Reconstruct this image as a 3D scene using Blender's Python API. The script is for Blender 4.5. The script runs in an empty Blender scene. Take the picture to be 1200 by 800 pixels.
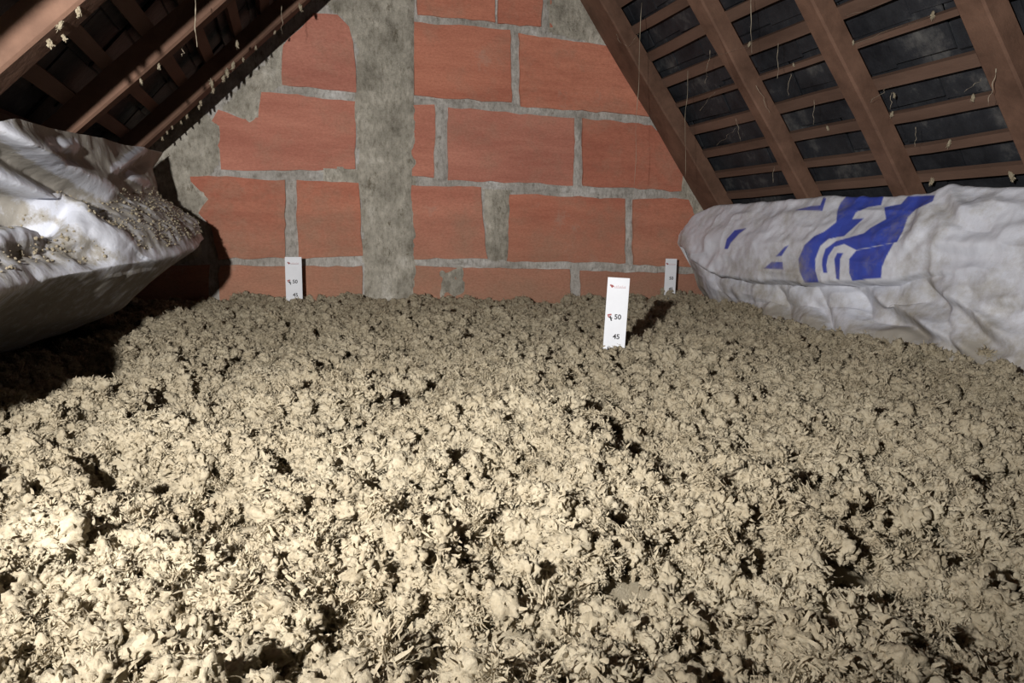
import bpy, bmesh, math, random
import numpy as np
from mathutils import Vector, Matrix

rng = np.random.default_rng(7)
random.seed(7)
scn = bpy.context.scene
COL = scn.collection

# ------------------------------------------------------------------ camera
F = 867.0                                    # focal length in pixels of the 1200 x 800 frame
YAW, PITCH, ROLL = math.radians(17), math.radians(7.9), math.radians(1.3)
CAM = np.array([0.0, 0.0, 0.69])
_f = np.array([math.sin(YAW) * math.cos(PITCH), math.cos(YAW) * math.cos(PITCH), -math.sin(PITCH)])
_r = np.array([math.cos(YAW), -math.sin(YAW), 0.0])
_u = np.cross(_r, _f)
CX = _r * math.cos(ROLL) + _u * math.sin(ROLL)
CU = _u * math.cos(ROLL) - _r * math.sin(ROLL)
cd = bpy.data.cameras.new('camera')
cd.sensor_width = 36.0
cd.lens = F / 1200 * 36.0
cd.clip_start = 0.02
cam = bpy.data.objects.new('camera', cd)
COL.objects.link(cam)
m3 = Matrix((CX, CU, -_f)).transposed()
cam.matrix_world = Matrix.Translation(Vector(CAM)) @ m3.to_4x4()
scn.camera = cam

# ------------------------------------------------------------------ world, lamp, exposure
world = bpy.data.worlds.new('world')
scn.world = world
world.use_nodes = True
world.node_tree.nodes['Background'].inputs[0].default_value = (0.5, 0.55, 0.65, 1)
world.node_tree.nodes['Background'].inputs[1].default_value = 0.006
LAMP = Vector((-0.42, -0.02, 0.865))       # work lamp held just left of the frame, close under the left rafters
ld = bpy.data.lights.new('hand_lamp', 'SPOT')
ld.energy = 240.0
ld.color = (1.0, 0.97, 0.93)
ld.shadow_soft_size = 0.018
ld.spot_size = math.radians(128)
ld.spot_blend = 1.0
lo = bpy.data.objects.new('hand_lamp', ld)
lo.location = LAMP
lo.rotation_euler = Vector((math.sin(math.radians(26)), math.cos(math.radians(26)), math.tan(math.radians(11)))).to_track_quat('-Z', 'Y').to_euler()
COL.objects.link(lo)
vs = scn.view_settings
vs.view_transform = 'Standard'
vs.look = 'None'
vs.gamma = 1.0
vs.use_curve_mapping = False
vs.exposure = 0.0

# ------------------------------------------------------------------ pixel helpers
YW = 2.83                                    # inner face of the gable wall
def ray(x, y): return _f + CX * (x - 600) / F - CU * (y - 400) / F
def onY(x, y, Y=YW):
    d = ray(x, y); return CAM + d * (Y - CAM[1]) / d[1]
def onX(x, y, X):
    d = ray(x, y); return CAM + d * X / d[0]
def onP(x, y, p, n):
    d = ray(x, y); return CAM + d * np.dot(p - CAM, n) / np.dot(d, n)
def project(P):
    q = np.asarray(P) - CAM
    w = q @ _f
    w = np.where(w < 0.05, 0.05, w)
    return np.stack([600 + F * (q @ CX) / w, 400 - F * (q @ CU) / w], -1)

# ------------------------------------------------------------------ noise
def _hash(ix, iy, iz, seed):
    h = (ix * 374761393 + iy * 668265263 + iz * 2147483647 + seed * 1274126177) & 0xffffffff
    h = ((h ^ (h >> 13)) * 1274126177) & 0xffffffff
    h = ((h ^ (h >> 16)) * 2246822519) & 0xffffffff
    return ((h ^ (h >> 15)) & 0xffff) / 32767.5 - 1.0
def noise(P, scale, seed=0):                 # smooth value noise, -1 .. 1
    P = np.asarray(P, float) * scale
    if P.shape[-1] == 2: P = np.concatenate([P, np.zeros(P.shape[:-1] + (1,))], -1)
    i = np.floor(P).astype(np.int64); t = P - i
    t = t * t * t * (t * (t * 6 - 15) + 10)
    out = 0
    for a in (0, 1):
        for b in (0, 1):
            for c in (0, 1):
                w = (t[..., 0] if a else 1 - t[..., 0]) * (t[..., 1] if b else 1 - t[..., 1]) * (t[..., 2] if c else 1 - t[..., 2])
                out = out + w * _hash(i[..., 0] + a, i[..., 1] + b, i[..., 2] + c, seed)
    return out
def fbm(P, scale, octv=3, seed=0, gain=0.5):
    s = 0; a = 1; n = 0
    for k in range(octv):
        s = s + a * noise(P, scale * 2.03 ** k, seed + 17 * k); n += a; a *= gain
    return s / n
def sstep(a, b, x):
    t = np.clip((x - a) / (b - a), 0, 1); return t * t * (3 - 2 * t)

# ------------------------------------------------------------------ materials
def mat(name, rough=0.9, spec=0.2):
    m = bpy.data.materials.new(name); m.use_nodes = True
    b = m.node_tree.nodes['Principled BSDF']
    b.inputs['Roughness'].default_value = rough
    b.inputs['Specular IOR Level'].default_value = spec
    return m, m.node_tree.nodes, m.node_tree.links, b
def nz(N, L, scale, detail=4, rough=0.6, coord=None, vec_scale=None):
    t = N.new('ShaderNodeTexNoise'); t.inputs['Scale'].default_value = scale
    t.inputs['Detail'].default_value = detail; t.inputs['Roughness'].default_value = rough
    if coord is not None:
        if vec_scale:
            mp = N.new('ShaderNodeMapping'); mp.inputs['Scale'].default_value = vec_scale
            L.new(coord, mp.inputs[0]); L.new(mp.outputs[0], t.inputs[0])
        else: L.new(coord, t.inputs[0])
    return t.outputs['Fac']
def ramp(N, L, src, stops):
    r = N.new('ShaderNodeValToRGB'); L.new(src, r.inputs[0])
    e = r.color_ramp.elements
    while len(e) < len(stops): e.new(0.5)
    for k, (p, c) in enumerate(stops):
        e[k].position = p; e[k].color = tuple(c) + (1,) if len(c) == 3 else c
    return r.outputs[0]
def mixc(N, L, fac, a, b, mode='MIX'):
    m = N.new('ShaderNodeMix'); m.data_type = 'RGBA'; m.blend_type = mode
    for s, v in ((m.inputs[0], fac), (m.inputs[6], a), (m.inputs[7], b)):
        if isinstance(v, (int, float)): s.default_value = v
        elif isinstance(v, tuple): s.default_value = v + (1,)
        else: L.new(v, s)
    return m.outputs[2]
def bump(N, L, b, src, strength, dist):
    k = N.new('ShaderNodeBump'); k.inputs['Strength'].default_value = strength
    k.inputs['Distance'].default_value = dist
    L.new(src, k.inputs['Height']); L.new(k.outputs[0], b.inputs['Normal'])
def geo_pos(N): return N.new('ShaderNodeNewGeometry').outputs['Position']

def m_brick():
    m, N, L, b = mat('terracotta_brick', 0.85, 0.25)
    p = geo_pos(N)
    oi = N.new('ShaderNodeObjectInfo').outputs['Random']
    base = ramp(N, L, oi, [(0.0, (0.43, 0.160, 0.105)), (0.5, (0.52, 0.205, 0.132)), (1.0, (0.45, 0.190, 0.140))])
    n1 = nz(N, L, 3.0, 5, 0.65, p, (1, 1, 5))
    streak = ramp(N, L, n1, [(0.35, (0.86, 0.80, 0.80)), (0.65, (1.12, 1.15, 1.15))])
    c = mixc(N, L, 1.0, base, streak, 'MULTIPLY')
    n2 = nz(N, L, 7.0, 6, 0.7, p)
    dust = ramp(N, L, n2, [(0.50, (0, 0, 0)), (0.72, (0.55, 0.55, 0.55))])
    c = mixc(N, L, dust, c, (0.36, 0.22, 0.155))
    # pale wool dust settled on the lowest course, ragged upper edge
    sx = N.new('ShaderNodeSeparateXYZ'); L.new(p, sx.inputs[0])
    ad = N.new('ShaderNodeMath'); ad.operation = 'MULTIPLY_ADD'
    L.new(n2, ad.inputs[0]); ad.inputs[1].default_value = -0.5; L.new(sx.outputs[2], ad.inputs[2])
    low = ramp(N, L, ad.outputs[0], [(0.22, (0.72, 0.72, 0.72)), (0.62, (0, 0, 0))])
    c = mixc(N, L, low, c, (0.33, 0.20, 0.135))
    gr = ramp(N, L, nz(N, L, 130, 4, 0.8, p, (0.7, 1, 1.2)), [(0.30, (0.80, 0.78, 0.76)), (0.52, (1, 1, 1)), (0.74, (1.16, 1.18, 1.20))])
    c = mixc(N, L, 1.0, c, gr, 'MULTIPLY')
    sm = ramp(N, L, nz(N, L, 4.2, 7, 0.75, p), [(0.60, (0, 0, 0)), (0.70, (0.5, 0.5, 0.5))])
    c = mixc(N, L, sm, c, (0.42, 0.30, 0.235))
    L.new(c, b.inputs['Base Color'])
    bump(N, L, b, nz(N, L, 60, 6, 0.75, p, (0.3, 1, 2.2)), 0.6, 0.007)
    return m
def m_mortar(name, a, c2, hi):
    m, N, L, b = mat(name, 0.95, 0.1)
    p = geo_pos(N)
    n1 = nz(N, L, 9, 7, 0.7, p)
    c = ramp(N, L, n1, [(0.32, a), (0.55, c2), (0.72, hi)])
    g1 = ramp(N, L, nz(N, L, 55, 6, 0.8, p, (1.5, 1, 0.6)), [(0.30, (0.52, 0.50, 0.46)), (0.50, (1, 1, 1)), (0.72, (1.25, 1.25, 1.25))])
    c = mixc(N, L, 1.0, c, g1, 'MULTIPLY')
    pit = ramp(N, L, nz(N, L, 24, 5, 0.75, p, (1, 1, 0.5)), [(0.30, (0.45, 0.42, 0.37)), (0.40, (1, 1, 1))])
    c = mixc(N, L, 1.0, c, pit, 'MULTIPLY')
    L.new(c, b.inputs['Base Color'])
    bump(N, L, b, nz(N, L, 45, 8, 0.8, p), 1.0, 0.016)
    return m
def m_wood(name, a, c2, sc=(1, 1, 1)):
    m, N, L, b = mat(name, 0.8, 0.2)
    tc = N.new('ShaderNodeTexCoord').outputs['Object']
    n1 = nz(N, L, 9, 6, 0.65, tc, sc)
    c = ramp(N, L, n1, [(0.3, a), (0.7, c2)])
    L.new(c, b.inputs['Base Color'])
    bump(N, L, b, nz(N, L, 30, 5, 0.7, tc, sc), 0.5, 0.004)
    return m
def m_slate():
    m, N, L, b = mat('slate', 0.6, 0.3)
    p = geo_pos(N)
    c = ramp(N, L, nz(N, L, 6, 6, 0.7, p), [(0.35, (0.010, 0.011, 0.014)), (0.55, (0.026, 0.028, 0.033)), (0.72, (0.11, 0.108, 0.105))])
    L.new(c, b.inputs['Base Color'])
    bump(N, L, b, nz(N, L, 40, 5, 0.7, p), 0.6, 0.004)
    return m
def m_wool():
    m, N, L, b = mat('mineral_wool', 1.0, 0.05)
    p = geo_pos(N)
    n1 = nz(N, L, 5, 3, 0.6, p)
    n2 = nz(N, L, 90, 4, 0.7, p)
    c1 = ramp(N, L, n1, [(0.3, (0.455, 0.400, 0.300)), (0.7, (0.54, 0.487, 0.378))])
    c2 = ramp(N, L, n2, [(0.32, (0.80, 0.76, 0.70)), (0.66, (1.06, 1.05, 1.03))])
    L.new(mixc(N, L, 1.0, c1, c2, 'MULTIPLY'), b.inputs['Base Color'])
    bump(N, L, b, nz(N, L, 420, 4, 0.75, p), 0.8, 0.0020)
    tr = N.new('ShaderNodeBsdfTranslucent'); L.new(b.inputs['Base Color'].links[0].from_socket, tr.inputs[0])
    mx = N.new('ShaderNodeMixShader'); mx.inputs[0].default_value = 0.36
    L.new(b.outputs[0], mx.inputs[1]); L.new(tr.outputs[0], mx.inputs[2])
    L.new(mx.outputs[0], N['Material Output'].inputs[0])
    return m
def m_plastic(name, dusty, printed=False):
    m, N, L, b = mat(name, 0.42, 0.45)
    p = geo_pos(N)
    n1 = nz(N, L, 8, 5, 0.65, p)
    c = ramp(N, L, n1, [(0.3, (0.52, 0.54, 0.61)), (0.7, (0.66, 0.68, 0.75))])
    if printed:
        at = N.new('ShaderNodeAttribute'); at.attribute_name = 'print'
        c = mixc(N, L, at.outputs['Fac'], c, (0.045, 0.075, 0.40))
    n2 = nz(N, L, 34 if dusty else 6, 7, 0.72, p)
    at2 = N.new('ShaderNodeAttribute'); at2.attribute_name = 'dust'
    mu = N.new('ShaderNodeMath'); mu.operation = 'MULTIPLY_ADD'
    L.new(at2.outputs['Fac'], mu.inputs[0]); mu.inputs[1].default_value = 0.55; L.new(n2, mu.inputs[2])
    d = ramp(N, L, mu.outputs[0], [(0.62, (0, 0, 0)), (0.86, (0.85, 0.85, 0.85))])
    c = mixc(N, L, d, c, (0.27, 0.24, 0.185))  # dust tint; on the left bag it also carries painted shade
    L.new(c, b.inputs['Base Color'])
    rr = ramp(N, L, d, [(0, (0.42,) * 3), (1, (0.9,) * 3)])
    L.new(rr, b.inputs['Roughness'])
    bump(N, L, b, nz(N, L, 38, 5, 0.6, p), 0.35, 0.006)
    return m
def m_plain(name, col, rough=0.6, spec=0.3):
    m, N, L, b = mat(name, rough, spec)
    n = nz(N, L, 30, 3, 0.6, geo_pos(N))
    L.new(ramp(N, L, n, [(0.3, tuple(k * 0.94 for k in col)), (0.7, col)]), b.inputs['Base Color'])
    return m
BRICK = m_brick()
MORTAR = m_mortar('joint_mortar', (0.42, 0.39, 0.35), (0.64, 0.61, 0.57), (0.88, 0.87, 0.85))
CEMENT = m_mortar('grey_cement', (0.31, 0.285, 0.235), (0.58, 0.54, 0.46), (0.86, 0.82, 0.74))
WOOD = m_wood('old_rafter_wood', (0.080, 0.044, 0.030), (0.17, 0.096, 0.066), (1, 1, 1))
BATTEN = m_wood('batten_wood', (0.085, 0.050, 0.036), (0.16, 0.098, 0.072), (1, 0.2, 1))
PLANK = m_wood('floor_board_wood', (0.12, 0.08, 0.05), (0.2, 0.14, 0.09))
SLATE = m_slate()
WOOL = m_wool()
SHEET = m_plastic('dusty_white_plastic', True)
SHEETP = m_plastic('printed_white_plastic', False, True)
RULER = m_plain('white_ruler_plastic', (0.72, 0.74, 0.79), 0.5)
INK = m_plain('grey_ink', (0.05, 0.05, 0.055))
INKR = m_plain('red_ink', (0.34, 0.10, 0.10))
INKP = m_plain('pale_pink_ink', (0.62, 0.50, 0.52))
WEB = m_plain('dusty_cobweb', (0.34, 0.29, 0.22), 0.95, 0.05)
TWIG = m_plain('dark_twig', (0.05, 0.035, 0.025), 0.9, 0.1)
CHIP = m_plain('yellow_chip', (0.72, 0.62, 0.30), 0.8, 0.1)

# ------------------------------------------------------------------ object helpers
def link(o, parent=None, **props):
    COL.objects.link(o)
    if parent is not None: o.parent = parent
    for k, v in props.items(): o[k] = v
    return o
def mesh(name, V, Fc, material, smooth=False):
    me = bpy.data.meshes.new(name)
    me.from_pydata([tuple(map(float, v)) for v in V], [], [tuple(map(int, f)) for f in Fc])
    me.materials.append(material)
    if smooth: me.polygons.foreach_set('use_smooth', [True] * len(me.polygons))
    me.update()
    return me
def obj(name, V, Fc, material, parent=None, smooth=False, **props):
    return link(bpy.data.objects.new(name, mesh(name, V, Fc, material, smooth)), parent, **props)
def empty(name, loc=(0, 0, 0), **props):
    o = bpy.data.objects.new(name, None); o.location = loc; o.empty_display_size = 0.1
    return link(o, None, **props)
def bm_mesh(name, bm, material, smooth=False):
    me = bpy.data.meshes.new(name)
    bmesh.ops.recalc_face_normals(bm, faces=bm.faces[:])
    bm.to_mesh(me); bm.free()
    me.materials.append(material)
    if smooth: me.polygons.foreach_set('use_smooth', [True] * len(me.polygons))
    return me
BOXF = [(0, 1, 2, 3), (7, 6, 5, 4), (0, 4, 5, 1), (1, 5, 6, 2), (2, 6, 7, 3), (3, 7, 4, 0)]

# ------------------------------------------------------------------ roof geometry (two slopes meeting at a ridge)
ra, rb = onY(690, 20), onY(805, 215)         # underside of the right rafters on the wall
la, lb = onY(180, 190), onY(390, 0)          # underside of the left rafters on the wall
sr = (rb - ra)[2] / (rb - ra)[0]; sl = (lb - la)[2] / (lb - la)[0]
XR = (ra[2] - la[2] + sl * la[0] - sr * ra[0]) / (sl - sr)      # ridge
ZR = la[2] + sl * (XR - la[0])
def slope_frame(s, side):
    d = np.array([side, 0, s * side]); d = d / np.linalg.norm(d)         # down the slope
    n = np.array([-d[2], 0, d[0]]) if side > 0 else np.array([d[2], 0, -d[0]])
    if n[2] < 0: n = -n
    return d, n
dR, nR = slope_frame(sr, 1)
dL, nL = slope_frame(sl, -1)
RIDGE = np.array([XR, 0, ZR])
RD = 0.055                                   # rafter depth
Y0, Y1 = -1.9, YW
LEN_R = (ZR - 0.0) / -dR[2]; LEN_L = (ZR - 0.0) / -dL[2]

def beam(o3, d, n, s0, s1, y0, y1, n0, n1, seed, wob=0.004, cuts=14, bev=0.005):
    """a timber between slope distances s0..s1, y0..y1, heights n0..n1 above the underside plane, slightly uneven"""
    ring = []
    for (yy, nn) in ((y0 + bev, n0), (y1 - bev, n0), (y1, n0 + bev), (y1, n1), (y0, n1), (y0, n0 + bev)):
        ring.append((yy, nn))
    V = []; Fc = []
    k = len(ring)
    for i in range(cuts + 1):
        s = s0 + (s1 - s0) * i / cuts
        for j, (yy, nn) in enumerate(ring):
            q = np.array([[s * 3, yy * 8, nn * 8 + seed]])
            a = float(noise(q, 1.3, seed)[0]) * wob; b = float(noise(q, 1.7, seed + 5)[0]) * wob
            P = o3 + d * s + n * (nn + (b if j in (0, 1, 2, 5) else 0)); P = P + np.array([0, yy + a - o3[1], 0])
            V.append(P)
    for i in range(cuts):
        for j in range(k):
            a, b = i * k + j, i * k + (j + 1) % k
            Fc.append((a, b, b + k, a + k))
    Fc.append(tuple(range(k))[::-1]); Fc.append(tuple(cuts * k + j for j in range(k)))
    return V, Fc

def build_roof(name, label_d, d, n, length, rafters, rows, gauge, deck):
    # deck = plain backing board above the slates that keeps the sky out
    o = RIDGE
    c = [o + d * -0.12 + n * deck, o + d * length + n * deck]
    V = []
    for P in c:
        for yy in (Y0, Y1 + 0.25): V.append(P + np.array([0, yy, 0]))
    V2 = [v + n * 0.02 for v in V]
    roof = obj(name, V + V2, [(0, 1, 3, 2), (4, 6, 7, 5), (0, 4, 5, 1), (1, 5, 7, 3), (3, 7, 6, 2), (2, 6, 4, 0)], SLATE, kind='structure', label=label_d)
    for k, (ya, yb, dep) in enumerate(rafters):
        V, Fc = beam(o, d, n, -0.02, length, ya, yb, 0, dep, 3 + k, 0.006)
        obj('rafter', V, Fc, WOOD, roof, True if False else False)
    for s, w in rows:
        if s > length - 0.05: continue
        V = []; Fc = []; cuts = 16
        ring = ((s - w / 2, RD), (s + w / 2, RD), (s + w / 2, RD + 0.02), (s - w / 2, RD + 0.02))
        for i in range(cuts + 1):
            yy = Y0 + (Y1 - Y0) * i / cuts
            a = float(noise(np.array([[yy * 3, s * 40, 0]]), 1, 9)[0]) * 0.006
            for (ss, nn) in ring: V.append(o + d * (ss + a) + n * (nn + 0.3 * a * 0) + np.array([0, yy, 0]))
        for i in range(cuts):
            for j in range(4):
                A, B = i * 4 + j, i * 4 + (j + 1) % 4
                Fc.append((A, B, B + 4, A + 4))
        Fc += [(0, 1, 2, 3), tuple(cuts * 4 + j for j in (3, 2, 1, 0))]
        obj('batten', V, Fc, BATTEN, roof)
    # slates: every row laps over the one below, edges chipped and a little uneven
    V = []; Fc = []
    s = 0.0
    while s < length:
        yy = Y0 + random.uniform(-0.1, 0)
        while yy < Y1 + 0.2:
            w = random.uniform(0.17, 0.22)
            l = gauge * 1.75 + random.uniform(-0.01, 0.01)
            e = random.uniform(-0.004, 0.004)
            b = len(V)
            for (a1, a2) in ((s, 0.022), (s + l, 0.004)):
                for t in (0, 0.005):
                    for y_ in (yy + 0.002, min(yy + w - 0.002, Y1 + 0.24)):
                        V.append(o + d * (a1 + random.uniform(-0.004, 0.004)) + n * (RD + 0.024 + a2 * 1.0 + t + e) + np.array([0, y_, 0]))
            Fc += [tuple(b + q for q in f) for f in ((0, 1, 5, 4), (2, 6, 7, 3), (0, 2, 3, 1), (4, 5, 7, 6), (0, 4, 6, 2), (1, 3, 7, 5))]
            yy += w
        s += gauge
    obj('slate', V, Fc, SLATE, roof, kind='stuff')
    return roof
deck = RD + 0.065
# batten rows of the right slope as seen between its rafters (pixel on the row, visible width)
ROWS_R = [(float(np.dot(onP(x, y, RIDGE + nR * RD, nR) - RIDGE, dR)), w) for x, y, w in
          [(872, 12, .036), (905, 46, .036), (923, 80, .016), (950, 119, .034), (970, 153, .030), (991, 186, .024), (1001, 217, .026)]]
g_ = ROWS_R[1][0] - ROWS_R[0][0]
ROWS_R = [(ROWS_R[0][0] - g_ * k, .034) for k in range(1, 12) if ROWS_R[0][0] - g_ * k > 0.02] + ROWS_R + [(ROWS_R[-1][0] + g_ * k, .03) for k in range(1, 12)]
ROWS_L = [(0.05 + 0.113 * k, 0.030 + 0.008 * ((k * 7) % 5) / 5) for k in range(24)]
roof_r = build_roof('ceiling_right', 'right roof slope of rafters, battens and dark slates', dR, nR, LEN_R,
    [(2.69, 2.825, 0.06), (2.145, 2.205, RD), (1.725, 1.785, RD), (1.285, 1.355, 0.06), (0.83, 0.89, RD), (0.40, 0.46, RD), (-0.05, 0.01, RD), (-0.5, -0.44, RD), (-0.95, -0.89, RD), (-1.4, -1.34, RD)], ROWS_R, 0.113, deck)
roof_l = build_roof('ceiling_left', 'left roof slope of rafters, battens and dark slates', dL, nL, LEN_L,
    [(2.52, 2.585, RD), (1.915, 1.98, RD), (1.375, 1.445, RD), (0.80, 0.865, RD), (0.22, 0.285, RD), (-0.36, -0.295, RD), (-0.94, -0.875, RD), (-1.5, -1.435, RD)], ROWS_L, 0.113, deck)

# ------------------------------------------------------------------ floor under the wool
obj('floor', [(-1.6, Y0, -0.03), (2.6, Y0, -0.03), (2.6, YW + 0.2, -0.03), (-1.6, YW + 0.2, -0.03), (-1.6, Y0, 0), (2.6, Y0, 0), (2.6, YW + 0.2, 0), (-1.6, YW + 0.2, 0)],
    BOXF, PLANK, kind='structure', label='boarded attic floor hidden under the loose wool')

# ------------------------------------------------------------------ gable wall
def clip(poly, P, n):                         # keep the part of an (x, z) polygon below a roof plane
    out = []
    m_ = len(poly)
    f = lambda q: (q[0] - P[0]) * n[0] + (q[1] - P[2]) * n[2]
    for i in range(m_):
        a, b = poly[i], poly[(i + 1) % m_]
        fa, fb = f(a), f(b)
        if fa <= 0: out.append(a)
        if (fa < 0) != (fb < 0):
            t = fa / (fa - fb); out.append((a[0] + (b[0] - a[0]) * t, a[1] + (b[1] - a[1]) * t))
    return out
def clip_roof(poly, h):
    poly = clip(poly, RIDGE + nR * h, nR)
    return clip(poly, RIDGE + nL * h, nL)
def rough_outline(poly, step, amp, seed):
    out = []
    for i in range(len(poly)):
        a = np.array(poly[i]); b = np.array(poly[(i + 1) % len(poly)])
        k = max(1, int(np.linalg.norm(b - a) / step))
        for j in range(k):
            p = a + (b - a) * j / k
            q = np.array([[p[0], p[1], 0.0]])
            out.append((p[0] + amp * float(fbm(q, 26, 3, seed)[0]), p[1] + amp * float(fbm(q, 22, 2, seed + 9)[0])))
    return out
def slab(name, poly, yf, yb, material, parent, bev=0.004, **props):
    bm = bmesh.new()
    vs_ = [bm.verts.new((p[0], yf, p[1])) for p in poly]
    f = bm.faces.new(vs_)
    bm.normal_update()
    if f.normal.y > 0: f.normal_flip()
    ret = bmesh.ops.extrude_face_region(bm, geom=[f])
    new = [v for v in ret['geom'] if isinstance(v, bmesh.types.BMVert)]
    for v in new: v.co.y = yb
    # widen the rim a little behind the face so that the arris is rounded
    c = np.mean([(v.co.x, v.co.z) for v in new], 0)
    for v in new:
        dx = v.co.x - c[0]; dz = v.co.z - c[1]; l = math.hypot(dx, dz) + 1e-6
        v.co.x += dx / l * bev; v.co.z += dz / l * bev
    bmesh.ops.triangulate(bm, faces=[q for q in bm.faces if len(q.verts) > 4])
    return link(bpy.data.objects.new(name, bm_mesh(name, bm, material)), parent, **props)
gab = clip_roof([(-1.6, 0.0), (2.6, 0.0), (2.6, 3.2), (-1.6, 3.2)], deck - 0.004)
wall = slab('wall_back', gab, YW + 0.008, YW + 0.22, MORTAR, None, 0, kind='structure', label='gable wall of red hollow bricks with grey mortar joints')
def wp(pts): return [(float(onY(*p)[0]), float(onY(*p)[2])) for p in pts]
BR = [
    [(331, 54), (331, 100), (418, 108), (414, 50), (410, 30), (395, 17), (367, 15), (345, 40)],
    [(307, 108), (418, 118), (416, 198), (380, 200), (259, 199), (257, 174), (244, 150), (256, 128), (285, 140), (302, 138)],
    [(218, 207), (245, 207), (334, 211), (334, 302), (256, 303), (247, 265), (232, 249), (245, 234), (229, 219)],
    [(347, 211), (378, 213), (421, 214), (425, 300), (350, 302)],
    [(257, 311), (424, 312), (424, 410), (257, 408)],
    [(488, -60), (579, -52), (580, 26), (490, 16)],
    [(583, -52), (635, -46), (635, 31), (584, 27)],
    [(485, 25), (598, 35), (600, 120), (485, 112)],
    [(608, 40), (705, 53), (760, 60), (790, 140), (745, 134), (610, 125)],
    [(483, 123), (510, 123), (508, 208), (483, 206)],
    [(525, 126), (673, 139), (672, 217), (525, 211)],
    [(683, 139), (763, 146), (806, 190), (800, 224), (683, 218)],
    [(483, 217), (563, 219), (566, 260), (571, 303), (484, 303)],
    [(597, 227), (733, 233), (733, 308), (595, 306)],
    [(742, 233), (790, 232), (850, 240), (860, 314), (742, 310)],
    [(484, 312), (668, 316), (668, 400), (484, 405)],
    [(681, 317), (832, 322), (830, 392), (681, 398)],
    [(845, 322), (960, 326), (955, 380), (842, 386)],
    [(80, 311), (245, 311), (245, 405), (80, 400)],
    [(645, -120), (760, -110), (760, 35), (645, 31)],
    [(488, -150), (635, -140), (635, -62), (488, -70)],
]
for k, p in enumerate(BR):
    poly = clip_roof(wp(p), deck - 0.01)
    if len(poly) < 3: continue
    slab('brick', rough_outline(poly, 0.028, 0.0062, 40 + k), YW - 0.001 + 0.002 * math.sin(k * 2.1), YW + 0.07, BRICK, wall)
def crust(name, poly, y, material, parent, thick=0.008, seed=0, **props):
    """rough cement smear: a fine grid clipped to a ragged outline, thinning to its edge"""
    poly = np.array(rough_outline(clip_roof(poly, deck - 0.01), 0.02, 0.012, seed))
    lo_, hi_ = poly.min(0), poly.max(0)
    st = 0.008
    xs = np.arange(lo_[0] - st, hi_[0] + 2 * st, st); zs = np.arange(lo_[1] - st, hi_[1] + 2 * st, st)
    X, Z = np.meshgrid(xs, zs)
    P = np.stack([X.ravel(), Z.ravel()], -1)
    sd = signed(P, poly)
    h = thick * np.clip(sd / 0.014, -1, 1)
    q = np.stack([P[:, 0], P[:, 1], np.full(len(P), seed * 1.0)], -1)
    h = h + (0.0060 * fbm(q, 30, 3, seed) + 0.0035 * noise(q, 9, seed + 3)) * np.clip(sd / 0.01 + 0.6, 0, 1)
    yv = y - h
    idx = np.arange(len(P)).reshape(X.shape)
    keep = (sd > -0.010).reshape(X.shape)
    kk = keep[:-1, :-1] & keep[1:, :-1] & keep[:-1, 1:] & keep[1:, 1:]
    Fc = np.stack([idx[:-1, :-1][kk], idx[:-1, 1:][kk], idx[1:, 1:][kk], idx[1:, :-1][kk]], -1)
    used = np.unique(Fc); remap = -np.ones(len(P), int); remap[used] = np.arange(len(used))
    V = np.stack([P[:, 0], yv, P[:, 1]], -1)[used]
    return obj(name, V, remap[Fc], material, parent, True, **props)
def signed(P, poly):                          # signed distance, positive inside
    d = np.full(len(P), 1e9); ins = np.zeros(len(P), bool)
    m_ = len(poly)
    for i in range(m_):
        a, b = poly[i], poly[(i + 1) % m_]
        ab = b - a; t = np.clip(((P - a) @ ab) / (ab @ ab + 1e-12), 0, 1)
        d = np.minimum(d, np.linalg.norm(P - (a + t[:, None] * ab), axis=1))
        c = ((a[1] > P[:, 1]) != (b[1] > P[:, 1])) & (P[:, 0] < (b[0] - a[0]) * (P[:, 1] - a[1]) / (b[1] - a[1] + 1e-12) + a[0])
        ins ^= c
    return np.where(ins, d, -d)
crust('cement_pier', wp([(385, -80), (640, -75), (480, -40), (484, 20), (483, 60), (486, 160), (484, 250), (487, 330), (487, 400), (428, 400), (428, 340), (426, 260), (421, 190), (417, 110), (420, 60), (405, 20), (385, 8), (360, -60)]),
      YW - 0.001, CEMENT, wall, 0.007, 3, label='grey cement strip between the bricks')
crust('cement_patch', wp([(150, 190), (230, 120), (258, 150), (256, 190), (246, 205), (225, 208), (244, 233), (232, 248), (236, 300), (170, 320), (120, 300)]), YW + 0.001, CEMENT, wall, 0.006, 11)
crust('cement_patch', wp([(262, 125), (330, 50), (330, 98), (308, 108), (303, 140), (290, 146), (276, 132)]), YW + 0.001, CEMENT, wall, 0.005, 12)
crust('cement_patch', wp([(378, 198), (421, 199), (421, 213), (382, 212)]), YW - 0.001, CEMENT, wall, 0.003, 13)
crust('cement_patch', wp([(567, 222), (597, 224), (594, 303), (573, 303)]), YW + 0.002, CEMENT, wall, 0.005, 14)
crust('cement_patch', wp([(645, -30), (690, -20), (740, 60), (700, 50), (645, 38)]), YW - 0.001, CEMENT, wall, 0.005, 15)
crust('cement_patch', wp([(800, 190), (880, 230), (870, 320), (822, 300), (812, 250), (796, 226)]), YW - 0.001, CEMENT, wall, 0.006, 16)
crust('cement_patch', wp([(511, 122), (524, 124), (524, 212), (509, 210)]), YW + 0.003, MORTAR, wall, 0.005, 17)
crust('cement_patch', wp([(515, 318), (542, 316), (545, 345), (518, 350)]), YW - 0.001, CEMENT, wall, 0.003, 18)
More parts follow.
